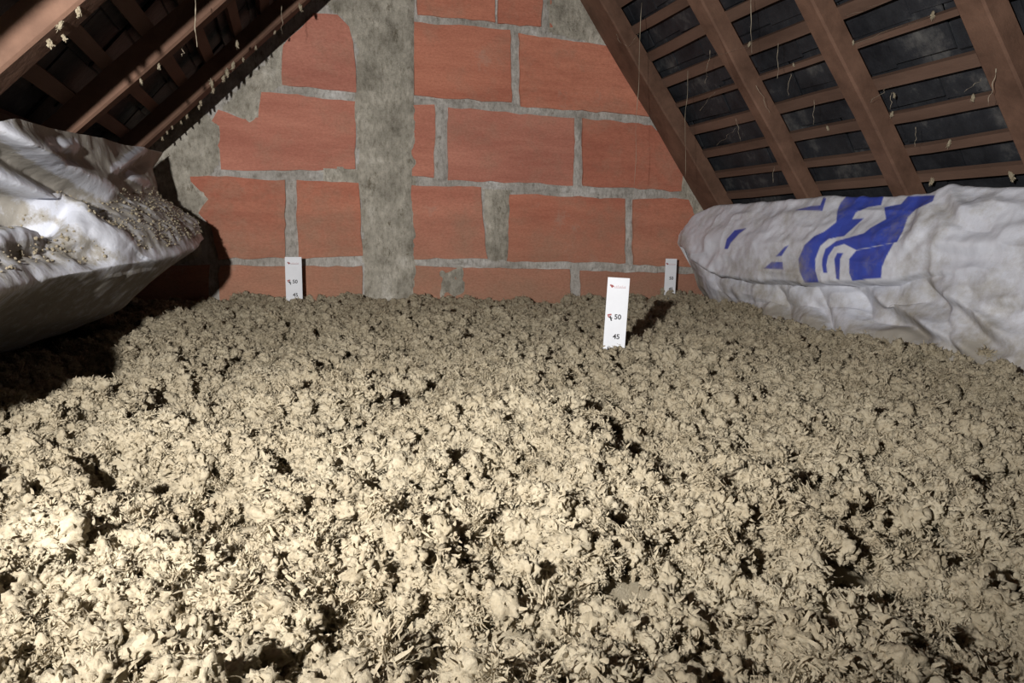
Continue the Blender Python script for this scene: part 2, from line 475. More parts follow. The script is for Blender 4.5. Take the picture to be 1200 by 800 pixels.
for k, (a, b, w) in enumerate([((331, 104), (418, 112), 7), ((258, 202), (375, 208), 7), ((485, 18), (640, 37), 6), ((485, 117), (790, 143), 6), ((484, 212), (800, 228), 6), ((486, 307), (740, 312), 5),
                               ((604, 36), (605, 122), 6), ((678, 140), (677, 218), 7), ((640, -20), (640, 36), 6), ((340, 210), (342, 303), 8), ((737, 233), (737, 300), 5)]):
    a, b = np.array(a, float), np.array(b, float)
    t = (b - a) / np.linalg.norm(b - a); nn = np.array([-t[1], t[0]]) * w / 2
    crust('mortar_joint', wp([a - nn, b - nn, b + nn, a + nn]), YW + 0.004, MORTAR, wall, 0.004, 60 + k)

# ------------------------------------------------------------------ loose wool
def ground(x, y):
    P = np.stack([x, y], -1)
    z = 0.412 + 0.032 * sstep(1.9, 2.8, y) + 0.022 * sstep(1.0, 1.6, x)
    z = z + 0.020 * fbm(P, 3.2, 2, 1) + 0.018 * fbm(P, 9, 2, 5) + 0.009 * fbm(P, 26, 2, 8)
    z = z - 0.030 * sstep(0.32, 0.75, noise(P, 10.5, 21)) - 0.022 * sstep(0.28, 0.65, noise(P, 20, 33))
    z = z + 0.030 * np.exp(-(((x - 0.33) / 0.16) ** 2 + ((y - 1.0) / 0.2) ** 2))
    z = z - 0.035 * np.exp(-(((x - 0.44) / 0.05) ** 2 + ((y - 0.86) / 0.08) ** 2))
    # pressed down under the two bags
    xr = np.interp(y, [0.6, 1.2, 1.5, 1.85, 2.2, 2.6, 2.8], [1.40, 1.45, 1.53, 1.535, 1.575, 1.66, 1.70])
    z = z - 0.13 * sstep(0.02, 0.09, x - xr) * sstep(0.5, 0.6, y)
    xl_ = np.interp(y, [0.6, 1.0, 1.32, 1.75, 2.0, 2.3, 2.5, 2.75], [-0.80, -0.72, -0.62, -0.50, -0.46, -0.50, -0.60, -0.72])
    z = z - 0.07 * sstep(0.0, 0.06, xl_ - x)
    return z
gx = np.linspace(-1.0, 2.2, 300); gy = np.linspace(-0.6, YW - 0.017, 310)
GX, GY = np.meshgrid(gx, gy)
GZ = ground(GX.ravel(), GY.ravel()) - 0.013
lim = np.minimum(RIDGE[2] + sl * (GX.ravel() - XR), RIDGE[2] + sr * (GX.ravel() - XR)) - 0.01
GZ = np.minimum(GZ, np.maximum(lim, 0.02))
idx = np.arange(GX.size).reshape(GX.shape)
Fg = np.stack([idx[:-1, :-1].ravel(), idx[:-1, 1:].ravel(), idx[1:, 1:].ravel(), idx[1:, :-1].ravel()], -1)
wool = obj('loose_insulation', np.stack([GX.ravel(), GY.ravel(), GZ], -1), Fg, WOOL, None, True, kind='stuff',
           label='deep layer of beige loose-blown mineral wool covering the attic floor', category='insulation')

def petal(length, width, curl, twist, seed):
    nu, nv = 5, 3
    V = []
    for i in range(nu):
        t = i / (nu - 1)
        a = curl * t
        cx_, cz_ = (math.sin(a) / curl * length, (1 - math.cos(a)) / curl * length) if abs(curl) > 1e-3 else (t * length, 0)
        w = width * (0.55 + 0.9 * math.sin(math.pi * (0.15 + 0.72 * t)) - 0.35)
        for j in range(nv):
            s = (j / (nv - 1) - 0.5)
            tw = twist * t
            V.append((cx_, s * w * math.cos(tw), cz_ + s * w * math.sin(tw) + 0.25 * width * (s * s) * 4 * (1 - t * 0.3)))
    V = np.array(V)
    V = V + 0.0009 * np.stack([noise(V, 260, seed), noise(V, 260, seed + 1), noise(V, 260, seed + 2)], -1)
    Fc = [(i * nv + j, i * nv + j + 1, (i + 1) * nv + j + 1, (i + 1) * nv + j) for i in range(nu - 1) for j in range(nv - 1)]
    return V, Fc
def rand_rot():
    q = rng.normal(size=4); q /= np.linalg.norm(q); w, x, y, z = q
    return np.array([[1 - 2 * (y * y + z * z), 2 * (x * y - z * w), 2 * (x * z + y * w)], [2 * (x * y + z * w), 1 - 2 * (x * x + z * z), 2 * (y * z - x * w)], [2 * (x * z - y * w), 2 * (y * z + x * w), 1 - 2 * (x * x + y * y)]])
def clump(seed, petals, core):
    bm = bmesh.new(); bmesh.ops.create_icosphere(bm, subdivisions=4, radius=1.0)
    V = np.array([v.co[:] for v in bm.verts]); Fc = [tuple(v.index for v in f.verts) for f in bm.faces]; bm.free()
    r = 0.95 + 0.42 * noise(V, 1.6, seed) + 0.34 * (0.6 - 1.6 * np.abs(noise(V, 2.6, seed + 4))) + 0.26 * (0.5 - 1.5 * np.abs(noise(V, 5.5, seed + 8))) + 0.22 * (0.5 - 1.5 * np.abs(noise(V, 11, seed + 9))) + 0.08 * noise(V, 22, seed + 19)
    st = rng.uniform(0.7, 1.25, 3); st /= st.prod() ** (1 / 3)
    V = V * r[:, None] * core * st
    Vs = [V]; Fs = list(Fc); b = len(V)
    for k in range(petals):
        pv, pf = petal(rng.uniform(0.005, 0.013), rng.uniform(0.0010, 0.0040), rng.uniform(-4.2, 4.2), rng.uniform(-1.6, 1.6), seed * 31 + k)
        dd = rng.normal(size=3); dd /= np.linalg.norm(dd)
        R = rand_rot()
        pv = pv @ R.T + dd * core * rng.uniform(0.55, 1.0) * st
        Vs.append(pv); Fs += [tuple(b + q for q in f) for f in pf]; b += len(pv)
    return np.concatenate(Vs), Fs
def fibre_clump(seed):                      # a torn, stringy tuft: curled strands lying roughly along one axis
    Vs, Fs, b = [], [], 0
    ax = rand_rot()
    for k in range(95):
        pv, pf = petal(rng.uniform(0.007, 0.018), rng.uniform(0.0009, 0.0028), rng.uniform(-3.4, 3.4), rng.uniform(-1.8, 1.8), seed * 31 + k)
        t = rng.normal(0, 0.35, 3)
        c, s_ = math.cos(t[0]), math.sin(t[0]); Rz = np.array([[c, -s_, 0], [s_, c, 0], [0, 0, 1]])
        c, s_ = math.cos(t[1]), math.sin(t[1]); Ry = np.array([[c, 0, s_], [0, 1, 0], [-s_, 0, c]])
        g = rng.uniform(0, 6.283); c, s_ = math.cos(g), math.sin(g); Rx = np.array([[1, 0, 0], [0, c, -s_], [0, s_, c]])
        pv = pv @ (Rz @ Ry @ Rx).T + rng.normal(0, 1, 3) * np.array([0.0055, 0.0042, 0.0042]) - np.array([0.006, 0, 0])
        Vs.append(pv @ ax.T); Fs += [tuple(b + q for q in f) for f in pf]; b += len(pv)
    return np.concatenate(Vs), Fs
VARS = 15
VV, FF, GI = [], [], []
base = 0
clumps = []
for k in range(VARS):
    V, Fc = fibre_clump(300 + k) if k >= 12 else clump(100 + k, 45 + (k % 4) * 12, 0.0080 + 0.0016 * (k % 3))
    clumps.append((V, Fc))
    VV.append(V); FF += [tuple(base + q for q in f) for f in Fc]; GI += [k] * len(Fc); base += len(V)
lib_me = mesh('wool_flakes', np.concatenate(VV), FF, WOOL, True)
att = lib_me.attributes.new('gid', 'INT', 'FACE'); att.data.foreach_set('value', GI)
lib = bpy.data.objects.new('wool_flakes', lib_me)

def scatter_group():
    ng = bpy.data.node_groups.new('scatter_flakes', 'GeometryNodeTree')
    ng.interface.new_socket('Geometry', in_out='INPUT', socket_type='NodeSocketGeometry')
    ng.interface.new_socket('Geometry', in_out='OUTPUT', socket_type='NodeSocketGeometry')
    N, L = ng.nodes, ng.links
    gi = N.new('NodeGroupInput'); go = N.new('NodeGroupOutput')
    oi = N.new('GeometryNodeObjectInfo'); oi.inputs['Object'].default_value = lib
    sp = N.new('GeometryNodeSplitToInstances'); sp.domain = 'FACE'
    na = lambda n, t: (lambda a: (setattr(a, 'data_type', t), a.inputs['Name'].__setattr__('default_value', n), a)[2])(N.new('GeometryNodeInputNamedAttribute'))
    g = na('gid', 'INT'); vi = na('vi', 'INT'); ro = na('rot', 'FLOAT_VECTOR'); sc = na('scl', 'FLOAT')
    L.new(oi.outputs['Geometry'], sp.inputs[0]); L.new(g.outputs['Attribute'], sp.inputs['Group ID'])
    ip = N.new('GeometryNodeInstanceOnPoints'); ip.inputs['Pick Instance'].default_value = True
    L.new(gi.outputs[0], ip.inputs['Points']); L.new(sp.outputs[0], ip.inputs['Instance'])
    L.new(vi.outputs['Attribute'], ip.inputs['Instance Index'])
    L.new(ro.outputs['Attribute'], ip.inputs['Rotation']); L.new(sc.outputs['Attribute'], ip.inputs['Scale'])
    L.new(ip.outputs[0], go.inputs[0])
    return ng
NG = scatter_group()
def scatter(name, P, scl, parent=None, **props):
    me = bpy.data.meshes.new(name)
    me.from_pydata([tuple(p) for p in P.tolist()], [], [])
    n = len(P)
    me.attributes.new('vi', 'INT', 'POINT').data.foreach_set('value', rng.integers(0, VARS, n).astype(np.int32))
    me.attributes.new('rot', 'FLOAT_VECTOR', 'POINT').data.foreach_set('vector', rng.uniform(0, 6.283, n * 3).astype(np.float32))
    me.attributes.new('scl', 'FLOAT', 'POINT').data.foreach_set('value', np.asarray(scl, np.float32))
    me.materials.append(WOOL)
    o = link(bpy.data.objects.new(name, me), parent, **props)
    md = o.modifiers.new('flakes', 'NODES'); md.node_group = NG
    return o
n = 118000
px_ = rng.uniform(-0.95, 2.1, n); py_ = rng.uniform(-0.3, YW - 0.022, n)
ang = np.degrees(np.arctan2(px_, py_))
keep = ((ang > -34) & (ang < 66)) | (rng.random(n) < 0.15)
roofz = np.minimum(RIDGE[2] + sl * (px_ - XR), RIDGE[2] + sr * (px_ - XR))
gz_ = ground(px_, py_)
keep &= gz_ < roofz - 0.02
px_, py_, gz_ = px_[keep], py_[keep], gz_[keep]
scl = np.exp(rng.normal(0, 0.34, len(px_))) * 0.68
scl = np.clip(scl, 0.30, 1.25)
pz_ = gz_ + rng.normal(0, 0.0062, len(px_)) + 0.006 * (scl - 0.66)
scatter('wool_flake', np.stack([px_, py_, pz_], -1), scl, wool, kind='stuff')

# ------------------------------------------------------------------ plastic bags
def poly_at(lines, ys):                       # lines of (x, y, z) -> (len(ys), n, 2) sections
    out = []
    for Ln in lines:
        Ln = np.array(sorted(Ln, key=lambda p: p[1]))
        out.append(np.stack([np.interp(ys, Ln[:, 1], Ln[:, 0]), np.interp(ys, Ln[:, 1], Ln[:, 2])], -1))
    return np.stack(out, 1)
def smooth1(a, k, axis=0):
    for _ in range(k):
        p = np.concatenate([np.take(a, [0], axis), a, np.take(a, [-1], axis)], axis)
        m_ = a.shape[axis]
        a = (np.take(p, range(0, m_), axis) + 2 * np.take(p, range(1, m_ + 1), axis) + np.take(p, range(2, m_ + 2), axis)) / 4
    return a
def loft(lines, ys, counts, sm=10, smv=4):
    S = smooth1(poly_at(lines, ys), sm, 0)
    cols = []; par = []
    for k in range(len(lines) - 1):
        for j in range(counts[k]):
            t = j / counts[k]
            cols.append(S[:, k] * (1 - t) + S[:, k + 1] * t); par.append(k + t)
    cols.append(S[:, -1]); par.append(len(lines) - 1)
    G = np.stack(cols, 1)
    G = smooth1(G, smv, 1)
    P = np.zeros(G.shape[:2] + (3,))
    P[..., 0] = G[..., 0]; P[..., 2] = G[..., 1]; P[..., 1] = ys[:, None]
    return P, np.array(par)
def grid_normals(P):
    du = np.gradient(P, axis=0); dv = np.gradient(P, axis=1)
    n_ = np.cross(du, dv); return n_ / (np.linalg.norm(n_, axis=-1, keepdims=True) + 1e-9)
def near_line(Q, pts):                        # pixel distance to a polyline and the parameter along it
    d = np.full(Q.shape[:-1], 1e9); tt = np.zeros(Q.shape[:-1]); side = np.zeros(Q.shape[:-1])
    m_ = len(pts) - 1
    for i in range(m_):
        a = np.array(pts[i], float); b = np.array(pts[i + 1], float); ab = b - a
        t = np.clip(((Q - a) @ ab) / (ab @ ab), 0, 1)
        v = Q - (a + t[..., None] * ab)
        e = np.linalg.norm(v, axis=-1)
        c = e < d
        d = np.where(c, e, d); tt = np.where(c, (i + t) / m_, tt)
        side = np.where(c, np.sign(ab[0] * v[..., 1] - ab[1] * v[..., 0]), side)
    return d, tt, side
def finish_bag(name, P, material, attrs, **props):
    nu, nv = P.shape[:2]
    V = P.reshape(-1, 3)
    idx = np.arange(nu * nv).reshape(nu, nv)
    Fc = np.stack([idx[:-1, :-1].ravel(), idx[1:, :-1].ravel(), idx[1:, 1:].ravel(), idx[:-1, 1:].ravel()], -1).tolist()
    # close the back so that the bag is a body
    Fc += [(idx[i, nv - 1], idx[i + 1, nv - 1], idx[i + 1, 0], idx[i, 0]) for i in range(nu - 1)]
    Fc += [tuple(idx[0, :][::-1]), tuple(idx[-1, :])]
    o = obj(name, V, Fc, material, None, True, **props)
    for k, v in attrs.items():
        o.data.attributes.new(k, 'FLOAT', 'POINT').data.foreach_set('value', np.asarray(v, np.float32).ravel())
    return o

# --- right bag: long white printed bag stuffed into the eave
def xl(pts): return [tuple(onX(x, y, X)) for (x, y, X) in pts]
def ext(L0, y, dx=0, dz=0):                  # carry a line on towards the viewer's side
    p = min(L0, key=lambda q: q[1]); return L0 + [(p[0] + dx, y, p[2] + dz)]
T = ext(xl([(800, 266, 1.575), (812, 252, 1.60), (838, 241, 1.63), (870, 240, 1.64), (900, 239, 1.65), (945, 233, 1.655), (990, 231, 1.66), (1040, 229, 1.66), (1090, 228, 1.66), (1112, 218, 1.655), (1150, 222, 1.66), (1200, 222, 1.66)]), 0.6)
TB = [(p[0] + 0.05, p[1], p[2] - 0.015) for p in T]
M = ext(xl([(797, 272, 1.565), (830, 282, 1.555), (900, 285, 1.56), (990, 283, 1.57), (1060, 275, 1.57), (1110, 268, 1.57), (1200, 270, 1.57)]), 0.6)
Lp = ext(xl([(798, 284, 1.57), (812, 303, 1.555), (840, 322, 1.55), (880, 326, 1.55), (940, 330, 1.55), (997, 329, 1.55), (1046, 326, 1.555), (1088, 316, 1.555), (1130, 318, 1.54), (1200, 330, 1.53)]), 0.6)
def shift(Ln, fx, fz):
    return [(p[0] + fx(p[1]), p[1], p[2] + fz(p[1])) for p in Ln]
lipd = lambda y: 0.055 * float(sstep(1.35, 1.75, np.array(y)))
Lu = shift(Lp, lambda y: lipd(y), lambda y: -0.012)
D = shift(Lp, lambda y: 0.012 + lipd(y) * 0.8 - 0.02 * (y < 1.4), lambda y: -0.085)
B = [(1.70, 2.80, 0.455), (1.66, 2.6, 0.455), (1.575, 2.2, 0.44), (1.535, 1.85, 0.425), (1.53, 1.5, 0.42), (1.45, 1.2, 0.41), (1.42, 0.9, 0.40), (1.40, 0.6, 0.40)]
B2 = [(p[0] + 0.10, p[1], 0.36) for p in B]
ys = np.concatenate([np.linspace(2.795, 2.70, 30), np.linspace(2.697, 1.05, 470), np.linspace(1.045, 0.6, 60)])
P, par = loft([TB, T, M, Lp, Lu, D, B, B2], ys, [8, 44, 44, 10, 30, 40, 10], 6, 5)
# pinch the end at the wall
e = sstep(2.795, 2.66, ys)[:, None]
cen = np.stack([np.full(len(ys), 1.66), np.full(len(ys), 0.66)], -1)
for a_, c_ in ((0, 0), (2, 1)):
    P[..., a_] = cen[:, None, c_] + (P[..., a_] - cen[:, None, c_]) * (0.80 + 0.20 * e ** 0.5)
Nn = grid_normals(P)
if Nn[len(ys) // 2, 60, 0] > 0: Nn = -Nn
Q = project(P)
v = np.broadcast_to(par[None, :], P.shape[:2])
hh = 0.0045 * (1 - np.abs(noise(P * np.array([1, 0.8, 1.6]), 13, 3))) * 2 + 0.006 * noise(P, 5, 8) + 0.002 * noise(P, 42, 4)
up = sstep(0.6, 1.2, v) * sstep(3.2, 2.8, v)
# diagonal slack wrinkles over the upper band
dg = Q[..., 0] * 0.55 + Q[..., 1] * 1.0
hh += up * 0.006 * np.sin(dg / 7.5 + 3.2 * noise(P, 7, 31)) * (0.35 + 0.65 * sstep(-0.2, 0.5, noise(P, 6, 77))) * sstep(1100, 1000, Q[..., 0])
# hanging pleats below the lip
lw = sstep(3.9, 4.5, v) * sstep(6.4, 5.8, v)
pl = Q[..., 0] - 0.62 * (Q[..., 1] - 330)
amp = 0.017 * sstep(820, 850, Q[..., 0]) * sstep(1190, 1050, Q[..., 0])
hh += lw * amp * (np.abs(np.sin(pl / 17.0 + 2.0 * noise(P, 4, 12))) * 1.6 - 0.8)
for pts, w, h in [([(1016, 330), (1060, 365), (1110, 392), (1160, 425)], 7, 0.018), ([(1086, 330), (1130, 350), (1165, 385), (1200, 410)], 9, 0.020), ([(955, 338), (975, 362), (985, 378)], 6, 0.012),
                  ([(1150, 355), (1200, 350)], 8, 0.014), ([(1090, 232), (1075, 275), (1050, 300)], 8, 0.012), ([(1100, 265), (1150, 245), (1200, 240)], 12, 0.016), ([(1060, 305), (1100, 285), (1200, 290)], 10, 0.010),
                  ([(800, 280), (822, 310), (845, 340)], 6, 0.010), ([(860, 335), (872, 352)], 5, 0.010), ([(1110, 218), (1130, 250), (1180, 262)], 9, 0.012)]:
    d_, t_, s_ = near_line(Q, pts)
    hh += h * np.exp(-(d_ / w) ** 2) * np.sin(np.pi * np.clip(t_ * 0.9 + 0.05, 0, 1)) - 0.7 * h * np.exp(-((d_ - 1.6 * w) / w) ** 2) * (s_ > 0) * np.sin(np.pi * np.clip(t_, 0, 1))
P = P + Nn * hh[..., None]
P[..., 2] = np.maximum(P[..., 2], 0.30)
P[..., 1] = np.minimum(P[..., 1], YW - 0.02)
roofx = (ZR - P[..., 2]) / -sr + XR - 0.008
P[..., 0] = np.minimum(P[..., 0], roofx)
Q = project(P)
# blue print: partly folded letters, outlines traced on the visible band
z8 = lambda pts: np.array([(840 + x * 280 / 1200, 210 + y * 140 / 600) for x, y in pts])
BLUE = [z8(p) for p in (
    [(38, 350), (50, 300), (90, 255), (150, 245), (110, 275), (70, 320), (55, 350)],
    [(235, 448), (275, 415), (330, 415), (333, 452)], [(295, 388), (340, 340), (362, 330), (325, 385)],
    [(395, 155), (470, 135), (520, 130), (535, 90), (550, 95), (530, 158)],
    [(440, 520), (415, 460), (410, 400), (440, 330), (490, 285), (540, 262), (600, 215), (605, 160), (620, 120), (650, 85), (840, 80), (825, 130), (760, 140), (700, 165), (680, 200), (740, 195), (640, 285), (560, 300), (520, 335), (495, 400), (495, 460), (512, 518)],
    [(530, 400), (545, 350), (600, 310), (690, 285), (740, 270), (770, 245), (850, 200), (840, 140), (925, 125), (960, 85), (1095, 80), (1085, 110), (1000, 150), (960, 190), (935, 260), (905, 315), (700, 355), (640, 325), (590, 340), (560, 385), (550, 430), (555, 470), (535, 470), (528, 430)],
    [(590, 400), (605, 370), (635, 370), (620, 400), (615, 505), (600, 500)],
    [(665, 400), (700, 358), (890, 318), (850, 390), (830, 440), (825, 495), (680, 510), (665, 470)])]
pr = np.zeros(Q.shape[:2])
flat = Q.reshape(-1, 2)
for poly in BLUE:
    sd = signed(flat, poly).reshape(pr.shape)
    pr = np.maximum(pr, sstep(-0.6, 0.6, sd))
pr = pr * (v > 0.5) * (v < 3.6)
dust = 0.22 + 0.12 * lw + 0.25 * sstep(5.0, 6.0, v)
finish_bag('plastic_bag', P, SHEETP, {'print': pr, 'dust': dust}, label='long white plastic bag printed with blue letters under the roof slope', category='bag')

# --- left bag: bulging dusty white bag wedged under the left rafters
tip = onY(243, 284, 2.46)
Tl = [(onP(x, y, la, nL) - nL * 0.02) for x, y in [(0, 122), (45, 138), (90, 148), (130, 158), (186, 172)]]
Tl = [tuple(p) for p in Tl]; Tl = Tl + [(-0.53, 1.0, 0.79), (-0.57, 0.6, 0.72), (-0.40, 2.74, 0.92)]
xb = lambda y: np.interp(y, [0.6, 0.85, 1.05, 1.18, 1.32, 1.5, 1.75, 2.0, 2.25, 2.46, 2.60, 2.74], [-0.44, -0.37, -0.365, -0.39, -0.42, -0.37, -0.305, -0.255, -0.232, tip[0], -0.30, -0.37])  # near-end bulge, out of view, shaped to keep lamp rays off the side
YS = [0.6, 0.8, 1.0, 1.2, 1.4, 1.6, 1.8, 2.0, 2.2, 2.35, 2.46, 2.55, 2.64, 2.74]
zt = lambda y: np.interp(y, [0.6, 1.2, 1.5, 1.8, 2.1, 2.3, 2.46, 2.74], [0.60, 0.62, 0.63, 0.645, 0.66, 0.675, 0.69, 0.70])
C0 = [(-0.93, y, 0.42) for y in YS]
C1 = [(xb(y) - 0.27 - 0.16 * float(sstep(1.9, 2.5, np.array(y))), y, 0.43 + 0.04 * float(sstep(1.9, 2.5, np.array(y)))) for y in YS]
C2 = [(xb(y) - 0.13 - 0.05 * float(sstep(1.9, 2.5, np.array(y))), y, 0.50 + 0.05 * float(sstep(1.9, 2.5, np.array(y)))) for y in YS]
C3 = [(xb(y), y, zt(y) - 0.025) for y in YS]
C4 = [(xb(y) - 0.035, y, zt(y) + 0.035) for y in YS]
C5 = [(xb(y) - 0.13, y, zt(y) + 0.105) for y in YS]
ys = np.concatenate([np.linspace(0.6, 1.15, 70), np.linspace(1.155, 2.74, 420)])
P, par = loft([C0, C1, C2, C3, C4, C5, Tl], ys, [8, 30, 40, 26, 46, 60], 10, 8)
Nn = grid_normals(P)
if Nn[len(ys) // 2, 90, 0] < 0: Nn = -Nn
Q = project(P)
v = np.broadcast_to(par[None, :], P.shape[:2])
hh = 0.010 * noise(P, 4.5, 8) + sstep(3.0, 3.7, v) * (1 - 0.75 * sstep(4.6, 5.0, v)) * (0.006 * noise(P, 16, 4) + 0.003 * noise(P, 40, 14)) + 0.0015 * noise(P, 30, 6)
for pts, w, h in [([(-20, 140), (10, 158), (60, 190), (124, 222)], 13, 0.040), ([(-20, 200), (30, 222), (90, 255), (148, 288)], 14, 0.040), ([(60, 168), (85, 172)], 9, 0.018),
                  ([(135, 198), (165, 176)], 7, 0.020), ([(150, 205), (172, 215)], 6, 0.014), ([(-10, 280), (60, 268), (100, 280)], 12, 0.022), ([(200, 235), (225, 255), (238, 275)], 6, 0.008)]:
    d_, t_, s_ = near_line(Q, pts)
    hh += (h * np.exp(-(d_ / w) ** 2) - 0.8 * h * np.exp(-((d_ - 1.7 * w) / w) ** 2) * (s_ > 0)) * np.sin(np.pi * np.clip(t_ * 0.92 + 0.05, 0, 1)) ** 0.6 * (v > 2.8)
# hollow fold on the near top
d_, t_, s_ = near_line(Q, [(-20, 248), (30, 246), (68, 256)])
hh -= 0.055 * np.exp(-(d_ / 10) ** 2) * (v > 2.5)
P = P + Nn * hh[..., None]
P[..., 2] = np.maximum(P[..., 2], 0.40)
rz = RIDGE[2] + sl * (P[..., 0] - XR) - 0.008
P[..., 2] = np.minimum(P[..., 2], rz)
P[..., 1] = np.minimum(P[..., 1], YW - 0.03)
Q = project(P)
clean = np.zeros(Q.shape[:2])
for pts, w in [([(-20, 140), (10, 158), (60, 190), (124, 222)], 12), ([(-20, 200), (30, 222), (90, 255), (148, 288)], 13), ([(60, 168), (85, 172)], 9), ([(135, 198), (165, 176)], 7), ([(152, 205), (172, 215)], 6), ([(-10, 280), (60, 268)], 8)]:
    d_, t_, s_ = near_line(Q, pts); clean = np.maximum(clean, np.exp(-(d_ / w) ** 4))
dust = 0.36 * sstep(3.1, 3.7, v) * sstep(6.0, 4.9, v) + 0.50 * sstep(4.9, 5.4, v) + 0.25 + 0.42 * sstep(3.2, 2.6, v)  # dust, deepened on flap and belly to paint in their shade
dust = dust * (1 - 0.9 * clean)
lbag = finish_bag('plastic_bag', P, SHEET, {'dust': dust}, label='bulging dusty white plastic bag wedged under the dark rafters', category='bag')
# crumbs of wool lying on its top
cand = np.argwhere((v > 3.4) & (v < 5.2) & (clean < 0.4) & (Q[..., 1] > 195 + 0 * Q[..., 0]) & (Nn[..., 2] > 0.2))
sel = cand[rng.integers(0, len(cand), 1100)]
cp = P[sel[:, 0], sel[:, 1]] + Nn[sel[:, 0], sel[:, 1]] * 0.002
scatter('wool_crumb', cp, np.clip(np.exp(rng.normal(-2.1, 0.45, len(cp))), 0.05, 0.30), None, kind='stuff', label='crumbs of beige wool scattered on the dusty plastic bag', category='insulation')

# ------------------------------------------------------------------ depth rulers
def text_mesh(body, size, material):
    cu = bpy.data.curves.new('t', 'FONT'); cu.body = body; cu.size = size; cu.align_x = 'CENTER'; cu.align_y = 'CENTER'
    cu.extrude = 0.0003
    cu.offset = 0.0004
    o = bpy.data.objects.new('t', cu); COL.objects.link(o)
    dg_ = bpy.context.evaluated_depsgraph_get()
    me = bpy.data.meshes.new_from_object(o.evaluated_get(dg_))
    bpy.data.objects.remove(o); bpy.data.curves.remove(cu)
    me.materials.clear(); me.materials.append(material)
    return me
TXT = {k: text_mesh(k, 0.0175, INK) for k in ('50', '45')}
def quads(rects):                             # little flat printed strokes in the ruler's own plane
    V = []; Fc = []
    for (x0, z0, x1, z1, w) in rects:
        d_ = np.array([x1 - x0, z1 - z0]); l = np.linalg.norm(d_); t_ = np.array([-d_[1], d_[0]]) / l * w / 2
        b = len(V)
        for q in ((x0 - t_[0], z0 - t_[1]), (x1 - t_[0], z1 - t_[1]), (x1 + t_[0], z1 + t_[1]), (x0 + t_[0], z0 + t_[1])): V.append((q[0], -0.0018, q[1]))
        Fc.append((b, b + 1, b + 2, b + 3))
    return V, Fc
def ruler(x, y, ztop, z50, unit, w, rotz, lean, label, emblem=True):
    t = empty('depth_ruler', (x, y, 0.0), label=label, category='ruler', group='depth rulers standing in the wool')
    t.rotation_euler = (0, lean, rotz)
    k = 0.003
    V = [(-w / 2, -0.001, 0.02), (w / 2, -0.001, 0.02), (w / 2, -0.001, ztop), (-w / 2, -0.001, ztop), (-w / 2, 0.001, 0.02), (w / 2, 0.001, 0.02), (w / 2, 0.001, ztop), (-w / 2, 0.001, ztop)]
    blade = obj('blade', V, BOXF, RULER, t)
    for s_, dz in (('50', 0), ('45', -unit)):
        o = bpy.data.objects.new('numeral', TXT[s_]); o.rotation_euler = (math.pi / 2, 0, 0)
        o.location = (0.004, -0.0015, z50 + dz); link(o, t)
    zl = ztop - 0.022
    V, Fc = quads([(-0.020, zl + 0.004, -0.014, zl - 0.003, 0.004), (-0.016, zl + 0.003, -0.011, zl - 0.001, 0.003)])
    obj('emblem', V, Fc, INKR, t)
    V, Fc = quads([(-0.009 + 0.0036 * i, zl - 0.004, -0.0075 + 0.0036 * i, zl + 0.001 + 0.001 * (i % 3), 0.0016) for i in range(8)] + [(-0.009, zl - 0.0035, 0.019, zl - 0.0025, 0.0012)])
    obj('small_lettering', V, Fc, INKP, t)
    if emblem:
        V, Fc = quads([(-0.022, z50 + 0.004, -0.012, z50 + 0.006, 0.004), (-0.021, z50 + 0.001, -0.015, z50 - 0.001, 0.003)])
        obj('emblem', V, Fc, INKR, t)
        V, Fc = quads([(-0.015, z50 + 0.002, -0.011, z50 - 0.010, 0.0035), (-0.018, z50 - 0.002, -0.009, z50 - 0.003, 0.002)])
        obj('emblem_grey_print', V, Fc, INK, t)  # grey ink part of the printed emblem
    return t
# near ruler
pn = onY(718.5, 411, 1.70); tn = onY(724.5, 325, 1.70)
k50 = onY(722, 371, 1.70)[2]; k45 = onY(720, 394, 1.70)[2]
lean = math.atan2(tn[0] - pn[0], tn[2] - pn[2])
ruler(pn[0] - math.tan(lean) * pn[2], 1.70, tn[2], k50, k50 - k45, 0.0545, -math.atan2(pn[0], 1.70) * 0.8, lean, 'tall white depth ruler leaning in the open wool, away from the wall')
pf = onY(347, 357, 2.74); tf = onY(346, 301, 2.74); k50 = onY(346, 330, 2.74)[2]; k45 = onY(347, 345.5, 2.74)[2]
ruler(pf[0], 2.74, tf[2], k50, k50 - k45, 0.0565, 0.0, -0.012, 'white depth ruler beside the left bag, against the brick joint')
pf = onY(784.5, 345, 2.76); tf = onY(784.5, 303, 2.76); k50 = onY(784.5, 326, 2.76)[2]; k45 = onY(784.5, 338.5, 2.76)[2]
ruler(pf[0], 2.76, tf[2], k50, k50 - k45, 0.047, -0.25, 0.0, 'white depth ruler by the wall next to the blue printed bag', False)

# ------------------------------------------------------------------ cobwebs, wool tufts, debris
def strand(a, b, rad, seed, wob=0.006, segs=14):
    a, b = np.array(a), np.array(b); V = []; Fc = []
    for i in range(segs + 1):
        t = i / segs
        p = a + (b - a) * t
        q = np.array([[t * 5, seed * 3.7, 0.0]])
        p = p + wob * math.sin(math.pi * t) * np.array([float(noise(q, 1, seed)[0]), float(noise(q, 1, seed + 3)[0]), 0])
        r = rad * (1 + 0.8 * float(noise(q, 3, seed + 7)[0])) * (1 - 0.55 * t)
        for j in range(4):
            g = j * math.pi / 2
            V.append((p[0] + r * math.cos(g), p[1] + r * math.sin(g), p[2]))
    for i in range(segs):
        for j in range(4):
            A, B_ = i * 4 + j, i * 4 + (j + 1) % 4
            Fc.append((A, B_, B_ + 4, A + 4))
    Fc += [(3, 2, 1, 0), tuple(segs * 4 + j for j in range(4))]
    return V, Fc
